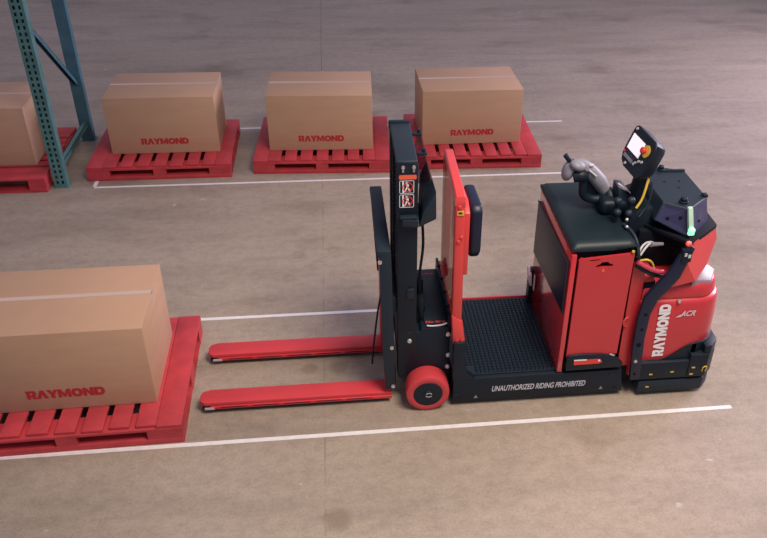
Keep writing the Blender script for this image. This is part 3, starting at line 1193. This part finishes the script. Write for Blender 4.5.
# ---- counterweight
def plan(off, z, x0=2.705, x1=3.232, y0=0.168, y1=0.925, r=0.17, n=10):
    return [(p[0], p[1], z) for p in rrect(x0, x1 + off, y0 - off, y1 + off, (r, 0.03, 0.03, r), n)]


rings = [plan(-0.05, 0.10), plan(-0.012, 0.16), plan(0.0, 0.26), plan(-0.002, 0.52), plan(-0.008, 0.650), plan(-0.014, 0.668), plan(-0.022, 0.674),
         plan(-0.028, 0.678), plan(-0.024, 0.686), plan(-0.030, 0.745), plan(-0.045, 0.768), plan(-0.085, 0.782), plan(-0.14, 0.790)]
m = MB()
m.loft(rings)
cw = part(m, 'counterweight', 'red')
wf = MB()
# reads upward: letter x runs up in z, letter height runs towards -x
word_faces(wf, 'RAYMOND', 0.378, 0.068, lambda a, c: (2.897 - c - a * 0.035, 0.1640, 0.288 + a))
wf.build('counterweight_lettering', M['paint'], cw, TO)
mt = Matrix.Translation((2.948, 0.1672, 0.572)) @ Matrix.Rotation(PI / 2, 4, 'X')
font_part('model_lettering', 'ACR', 0.092, 0.040, mt, M['pink'], cw, TO, shear=0.30, offset=0.035)
m = MB()
m.face([(2.925, 0.1668, 0.566), (2.955, 0.1668, 0.568), (2.975, 0.1668, 0.588), (2.945, 0.1668, 0.584)])
m.build('model_swoosh', M['pink'], cw, TO)
m = MB()
m.cyl((2.928, 0.186, 0.676), (2.928, 0.163, 0.676), 0.010, seg=12, bev=0.003)
m.build('bolt', M['steel'], cw, TO)
m = MB()
m.hexa([(2.99, 0.200, 0.740), (3.12, 0.222, 0.722), (3.195, 0.33, 0.720), (3.05, 0.36, 0.750),
        (3.000, 0.205, 0.796), (3.125, 0.232, 0.768), (3.185, 0.33, 0.782), (3.100, 0.36, 0.830)], 0.006)
m.build('lamp_lens', M['lens'], cw, TO)
# black lower shell with a curved upper edge
pl0 = rrect(2.78, 3.238, 0.158, 0.934, (0.175, 0.02, 0.02, 0.175), 14)
n = len(pl0)
ringsA = []


def ztop(x, y):
    if y > 0.5:
        return 0.375
    t_ = min(1, max(0, (x - 2.87) / 0.22))
    return 0.262 + 0.113 * (t_ * t_ * (3 - 2 * t_))


# add extra points along the near side so the curve shows
near = [(2.80 + k * 0.29 / 18, 0.158) for k in range(19)]
order = [p for p in pl0 if p[1] > 0.2 or p[0] < 2.79]
corner = [p for p in pl0 if p[0] > 3.05 and p[1] <= 0.345]
loop = near + corner + [p for p in pl0 if p[1] > 0.345]
ringb = [(x, y, 0.14) for x, y in loop]
ringt = [(x, y, ztop(x, y)) for x, y in loop]
cx_, cy_ = 3.0, 0.55
ringi = [(x + (cx_ - x) * 0.06, y + (cy_ - y) * 0.06, z + 0.004) for x, y, z in ringt]
m = MB()
m.loft([ringb, ringt, ringi], cap=False)
part(m, 'lower_shell', 'black')


# bumper: upper rail, lower rail, corner block
def bumper(x0, off, z0, z1, cham=0.06):
    y0, y1 = 0.168 - off, 0.925 + off
    xr = 3.236 + off - 0.03
    return [(x0, y0), (xr - cham, y0), (xr, y0 + cham), (xr, y1 - cham), (xr - cham, y1), (x0, y1)]


m = MB()
m.prism(bumper(2.762, 0.030, 0, 0), 0.135, 0.262, 'z', bev=0.006)
bu = part(m, 'bumper', 'black')
m = MB()
m.prism(bumper(2.770, 0.026, 0, 0), 0.030, 0.118, 'z', bev=0.010)
m.build('lower_rail', M['slate'], bu, TO)
m = MB()
m.prism([(3.06, 0.130), (3.17, 0.130), (3.238, 0.20), (3.238, 0.30), (3.10, 0.30), (3.06, 0.22)], 0.145, 0.310, 'z', bev=0.006)
m.prism([(3.14, 0.137), (3.18, 0.14), (3.240, 0.21), (3.240, 0.30), (3.14, 0.26)], 0.30, 0.365, 'z', bev=0.006)
m.build('corner_block', M['black'], bu, TO)
m = MB()
for (x, z) in ((2.835, 0.175), (2.965, 0.185), (3.085, 0.165), (3.09, 0.215), (2.83, 0.075)):
    m.prism(rrect(x - 0.011, x + 0.011, z - 0.005, z + 0.005, 0.004), 0.128 if x > 3.07 else (0.1365 if z > .1 else 0.1405), 0.150, 'y')
m.build('yellow_fastener', M['yellow'], bu, TO)
m = MB()
m.tube([(3.148, 0.128, 0.185), (3.146, 0.122, 0.215), (3.158, 0.120, 0.226), (3.170, 0.124, 0.215), (3.168, 0.128, 0.185)], 0.004)
m.build('tie_hook', M['yellow'], bu, TO)

# ---- red wing under the sensor housing
m = MB()
P = dict(a=(2.952, 0.192, 1.055), b=(3.142, 0.365, 1.062), c=(3.165, 0.355, 0.975), d=(3.082, 0.245, 0.872), e=(3.000, 0.178, 0.806),
         f=(2.792, 0.160, 0.770), g=(2.925, 0.160, 0.930), h=(2.905, 0.160, 1.030))
m.slab([P['f'], P['e'], P['g']], 0.010)
m.slab([P['e'], P['d'], P['c'], P['b'], P['a'], P['g']], 0.010)
m.slab([P['f'], P['g'], P['a'], (2.905, 0.160, 1.035), (2.845, 0.160, 0.865)], 0.010)
part(m, 'wing_panel', 'redbright', smooth=12)

# ---- sensor housing on the tractor
m = MB()
m.prism([(2.735, 0.40), (2.925, 0.172), (3.150, 0.360), (3.16, 0.74), (3.05, 0.88), (2.80, 0.86)], 1.038, 1.062, 'z', bev=0.003)
sb = part(m, 'housing_base', 'dark')
top = [(2.798, 0.626), (2.916, 0.803), (3.071, 0.738), (3.072, 0.396), (2.921, 0.268), (2.802, 0.358)]
bot = [(2.770, 0.64), (2.905, 0.84), (3.105, 0.77), (3.108, 0.395), (2.935, 0.225), (2.762, 0.340)]
zb = [1.075, 1.062, 1.062, 1.062, 1.062, 1.120]
m = MB()
m.loft([[(x, y, z) for (x, y), z in zip(bot, zb)], [(x, y, 1.214) for x, y in top], [(x + (2.93 - x) * .03, y + (.53 - y) * .03, 1.220) for x, y in top]])
hs = part(m, 'sensor_housing', 'slate', smooth=12)


def on_face(i, j, u0, u1, v0, v1, out):
    """a quad lying just off the housing side between corners i and j"""
    a, b_ = Vector(bot[i] + (zb[i],)), Vector(bot[j] + (zb[j],))
    c, d = Vector(top[i] + (1.214,)), Vector(top[j] + (1.214,))
    f = lambda u, v: (a.lerp(b_, u)).lerp(c.lerp(d, u), v)
    nrm = (f(1, 0) - f(0, 0)).cross(f(0, 1) - f(0, 0)).normalized()
    if nrm.dot(f(.5, .5) - Vector((2.93, 0.53, 1.14))) < 0:
        nrm = -nrm
    return [f(u, v) + nrm * out for u, v in ((u0, v0), (u1, v0), (u1, v1), (u0, v1))], nrm


for (i, j) in ((4, 5), (3, 4)):
    q, nr = on_face(i, j, 0.03, 0.97, 0.05, 0.97, 0.003)
    m = MB()
    m.hexa([p - nr * 0.004 for p in q] + q)
    m.build('housing_face', M['purple'], hs, TO)
for (u, v) in ((0.68, 0.36), (0.30, 0.60)):
    q, nr = on_face(4, 5, u - 0.045, u + 0.045, v - 0.045, v + 0.045, 0.0)
    c = sum(q, Vector()) / 4
    m = MB()
    m.cyl(c + nr * 0.002, c + nr * 0.006, 0.0095, seg=12)
    m.build('sensor_port', M['dark'], hs, TO)
q, nr = on_face(3, 4, 0.45, 0.55, 0.3, 0.4, 0.0)
c = sum(q, Vector()) / 4
m = MB()
m.cyl(c + nr * 0.002, c + nr * 0.006, 0.008, seg=12)
m.build('sensor_port', M['dark'], hs, TO)
for (x, y, r) in ((2.915, 0.345, 0.026), (2.93, 0.745, 0.022)):
    m = MB()
    m.cyl((x, y, 1.218), (x, y, 1.232), r, seg=20, bev=0.003)
    m.cyl((x, y, 1.232), (x, y, 1.250), r * 0.75, seg=20, bev=0.005)
    m.build('housing_knob', M['black'], hs, TO)
m = MB()
m.box(2.93, 3.07, 0.0, 0.018, 1.212, 1.230, 0.003, mtx=Matrix.Translation((0.0, 0.72, 0)))
m.build('rear_flange', M['slate'], hs, TO)
m = MB()
m.box(3.05, 3.078, 0.395, 0.43, 1.216, 1.232, 0.003)
for (x, y) in ((2.955, 0.52), (2.90, 0.60), (2.99, 0.60)):
    m.cyl((x, y, 1.218), (x, y, 1.223), 0.007, seg=10)
m.build('cover_screw', M['black'], hs, TO)
# status lamp
m = MB()
m.hexa([(2.916, 0.206, 1.098), (2.948, 0.212, 1.098), (2.944, 0.236, 1.098), (2.914, 0.232, 1.098),
        (2.902, 0.244, 1.238), (2.930, 0.250, 1.238), (2.926, 0.270, 1.238), (2.900, 0.266, 1.238)], 0.004)
la = part(m, 'status_lamp', 'green', label='lit green status lamp')
m = MB()
m.ball((2.928, 0.210, 1.118), 0.020, 0.014, 0.020)
m.box(2.912, 2.946, 0.204, 0.224, 1.090, 1.104, 0.004)
m.build('lamp_bulb', M['greenhot'], la, TO)
m = MB()
m.cyl((2.905, 0.172, 1.052), (2.896, 0.146, 1.076), 0.017, seg=18, bev=0.004)
eb = part(m, 'key_button', 'button')
m = MB()
m.box(2.866, 2.922, 0.130, 0.160, 0.965, 1.045, 0.004)
m.build('button_plate', M['black'], eb, TO)
m = MB()
m.box(2.878, 2.892, 0.127, 0.131, 1.005, 1.025)
m.build('button_label', M['lgrey'], eb, TO)
m = MB()
m.box(2.900, 2.914, 0.127, 0.131, 0.995, 1.015)
m.build('green_lens', M['green'], eb, TO)

# ---- dark bay with steering column and wires
m = MB()
m.box(2.70, 3.08, 0.36, 0.86, 0.80, 1.04, 0.02)
part(m, 'column_cover', 'dark')
m = MB()
m.prism([(2.625, 0.90), (2.80, 0.90), (2.82, 1.13), (2.76, 1.17), (2.64, 1.12)], 0.40, 0.72, 'y', bev=0.02)
part(m, 'steering_column', 'black')
m = MB()
m.tube([(2.722, 0.42, 1.335), (2.706, 0.40, 1.275), (2.690, 0.39, 1.218), (2.663, 0.38, 1.175)], 0.007)
part(m, 'yellow_cable', 'yellow')
m = MB()
m.tube([(2.740, 0.41, 1.32), (2.738, 0.39, 1.25), (2.722, 0.38, 1.185), (2.68, 0.36, 1.13)], 0.006)
part(m, 'black_cable', 'slate')
m = MB()
m.tube([(2.59, 0.34, 1.10), (2.615, 0.28, 1.09), (2.632, 0.22, 1.06), (2.640, 0.18, 0.99), (2.650, 0.20, 0.93)], 0.010)
part(m, 'black_cable', 'slate')
m = MB()
m.tube([(2.632, 0.16, 0.965), (2.69, 0.152, 0.930), (2.76, 0.165, 0.893), (2.80, 0.19, 0.875)], 0.013)
part(m, 'red_hose', 'hosered')
m = MB()
m.tube([(2.640, 0.19, 0.925), (2.70, 0.170, 0.890), (2.76, 0.185, 0.858), (2.80, 0.2, 0.84)], 0.014)
part(m, 'black_hose', 'slate')
m = MB()
m.tube([(2.665, 0.20, 0.945), (2.70, 0.19, 0.955), (2.735, 0.20, 0.925), (2.755, 0.205, 0.88)], 0.007)
part(m, 'yellow_cable', 'yellow')
for d in (0, 0.025):
    m = MB()
    m.tube([(2.652 + d * .6, 0.22, 0.955 + d * .5), (2.672 + d, 0.24, 1.0), (2.71 + d, 0.27, 1.015), (2.76, 0.30, 1.0)], 0.0065)
    part(m, 'white_cable', 'lgrey')
m = MB()
m.cyl((2.735, 0.26, 1.010), (2.82, 0.30, 0.985), 0.014, 0.010, seg=14)
part(m, 'cable_connector', 'grey')
m = MB()
m.box(2.680, 2.775, 0.20, 0.34, 0.79, 0.855, 0.02, 3)
part(m, 'hose_cover', 'redbright')

# ---- control display on the column
D = dict(TL=Vector((2.704, 0.63, 1.572)), TR=Vector((2.720, 0.37, 1.556)), BL=Vector((2.610, 0.63, 1.352)), BR=Vector((2.655, 0.37, 1.338)))
fu = ((D['TR'] - D['TL']) + (D['BR'] - D['BL'])) / 2
fv = ((D['TL'] - D['BL']) + (D['TR'] - D['BR'])) / 2
org = D['BL']
nn = fu.cross(fv).normalized()
if nn.x > 0:
    nn = -nn
FM = lambda u, v, d=0.0: org + fu * u + fv * v + nn * d


def panel(mb, poly, d0, d1):
    lo = [FM(u, v, d0) for u, v in poly]
    hi = [FM(u, v, d1) for u, v in poly]
    mb.loft([lo, hi])
    return mb


out = [(0.26, 0.0), (0.80, 0.0), (0.93, 0.05), (1.0, 0.20), (1.0, 0.84), (0.97, 0.95), (0.88, 1.0), (0.10, 1.0), (0.02, 0.95), (0.0, 0.86), (0.0, 0.26), (0.09, 0.09)]
sh = lambda s: [(0.5 + (u - .5) * s, 0.5 + (v - .5) * s) for u, v in out]
m = MB()
m.loft([[FM(u, v, -0.095) for u, v in sh(0.72)], [FM(u, v, -0.080) for u, v in sh(0.84)], [FM(u, v, -0.035) for u, v in sh(0.95)], [FM(u, v, -0.006) for u, v in sh(1.0)], [FM(u, v, 0.0) for u, v in sh(0.97)]])
dsp = part(m, 'control_display', 'black')
m = MB()
panel(m, [(0.09, 0.41), (0.62, 0.41), (0.62, 0.79), (0.09, 0.79)], 0.0, 0.002)
m.build('display_screen', M['screen'], dsp, TO)
m = MB()
panel(m, [(0.10, 0.20), (0.50, 0.20), (0.50, 0.28), (0.10, 0.28)], 0.0, 0.0025)
m.build('keypad_strip', M['grey'], dsp, TO)
m = MB()
for k in range(4):
    panel(m, [(0.10 + k * .12, 0.31), (0.18 + k * .12, 0.31), (0.18 + k * .12, 0.36), (0.10 + k * .12, 0.36)], 0.0, 0.0025)
for k in range(5):
    panel(m, [(0.02, 0.42 + k * .08), (0.06, 0.42 + k * .08), (0.06, 0.46 + k * .08), (0.02, 0.46 + k * .08)], 0.0, 0.0025)
m.build('keypad_key', M['purple'], dsp, TO)
m = MB()
panel(m, [(0.03, 0.28), (0.09, 0.28), (0.09, 0.33), (0.03, 0.33)], 0.0, 0.0028)
m.build('red_key', M['redtext'], dsp, TO)
m = MB()
panel(m, [(0.54, 0.21), (0.60, 0.21), (0.60, 0.27), (0.54, 0.27)], 0.0, 0.0028)
m.build('green_key', M['green'], dsp, TO)
m = MB()
m.cyl(FM(0.76, 0.68, 0.0), FM(0.76, 0.68, 0.004), 0.034, seg=28)
st = m.build('stop_ring', M['yellow'], dsp, TO)
m = MB()
m.cyl(FM(0.74, 0.68, 0.003), FM(0.74, 0.68, 0.014), 0.012, seg=18)
m.cyl(FM(0.74, 0.68, 0.014), FM(0.74, 0.68, 0.030), 0.019, seg=24, bev=0.006)
m.build('stop_button', M['button'], dsp, TO)
for (u, v) in ((0.70, 0.38), (0.80, 0.42), (0.62, 0.30), (0.30, 0.10), (0.12, 0.92)):
    m = MB()
    m.cyl(FM(u, v, 0), FM(u, v, 0.006), 0.008, seg=12)
    m.build('toggle_switch', M['lgrey'], dsp, TO)
m = MB()
m.tube([(2.715, 0.50, 1.40), (2.715, 0.50, 1.30), (2.70, 0.52, 1.12)], [0.055, 0.045, 0.05])
part(m, 'display_stalk', 'black')

# ---- tiller handle
HY = 0.60
m = MB()
m.box(2.50, 2.66, 0.47, 0.67, 1.08, 1.17, 0.03, 3)
m.tube([(2.58, 0.56, 1.13), (2.575, 0.58, 1.16), (2.56, HY, 1.18)], [0.045, 0.040, 0.03])
hub = part(m, 'tiller_head', 'black')
m = MB()
m.hexa([(2.575, 0.56, 1.165), (2.600, 0.48, 1.150), (2.680, 0.50, 1.150), (2.650, 0.60, 1.165),
        (2.578, 0.57, 1.265), (2.590, 0.50, 1.245), (2.690, 0.52, 1.185), (2.640, 0.60, 1.240)], 0.010)
m.build('tiller_pod', M['slate'], hub, TO)
m = MB()
m.tube([(2.590, 0.515, 1.262), (2.635, 0.500, 1.232), (2.678, 0.500, 1.198)], 0.0045)
m.build('pod_stripe', M['pink'], hub, TO)
m = MB()
m.tube([(2.345, HY, 1.345), (2.39, HY, 1.340), (2.447, HY, 1.300), (2.505, HY, 1.240), (2.545, HY, 1.180), (2.553, HY, 1.155)], [0.032, 0.038, 0.044, 0.045, 0.036, 0.026], seg=14)
m.ball((2.325, HY + .01, 1.305), 0.032, 0.055, 0.062, mtx=Matrix.Rotation(0.35, 4, 'Y'))
m.ball((2.362, HY - .03, 1.352), 0.046, 0.045, 0.030, mtx=Matrix.Rotation(0.35, 4, 'Y'))
part(m, 'hand_grip', 'grey')
m = MB()
m.tube([(2.345, HY - .03, 1.285), (2.385, HY - .04, 1.295), (2.415, HY - .04, 1.285)], [0.034, 0.038, 0.030])
m.tube([(2.405, HY - .02, 1.290), (2.408, HY - .03, 1.22), (2.42, HY - .03, 1.170), (2.47, HY - .03, 1.140), (2.56, HY - .03, 1.135)], [0.026, 0.024, 0.026, 0.026, 0.03], seg=12)
m.hexa([(2.41, HY - .005, 1.15), (2.55, HY - .005, 1.14), (2.55, HY + .005, 1.14), (2.41, HY + .005, 1.15),
        (2.40, HY - .005, 1.29), (2.45, HY - .005, 1.28), (2.45, HY + .005, 1.28), (2.40, HY + .005, 1.29)])
part(m, 'guard_loop', 'black')
m = MB()
m.cyl((2.335, HY + .01, 1.352), (2.298, HY + .02, 1.398), 0.015, seg=14, bev=0.005)
part(m, 'thumb_button', 'black')
m = MB()
m.cyl((2.425, HY - .045, 1.330), (2.470, HY - .055, 1.295), 0.005, seg=8)
m.ball((2.44, HY - .03, 1.352), 0.016, 0.012, 0.010)
part(m, 'paddle_switch', 'lgrey')
# knob stalks beside the tiller head
for (x, y, z) in ((2.560, 0.40, 1.205), (2.637, 0.40, 1.205), (2.560, 0.38, 1.145), (2.625, 0.38, 1.135)):
    m = MB()
    m.cyl((x, y + 0.03, z - 0.10), (x, y, z), 0.012, seg=12)
    m.ball((x, y, z + 0.008), 0.022)
    part(m, 'control_knob', 'slate')
m = MB()
for (x, y, z) in ((2.603, 0.335, 1.130), (2.595, 0.30, 1.105)):
    m.ball((x, y, z), 0.010)
part(m, 'knob_cap', 'steel')
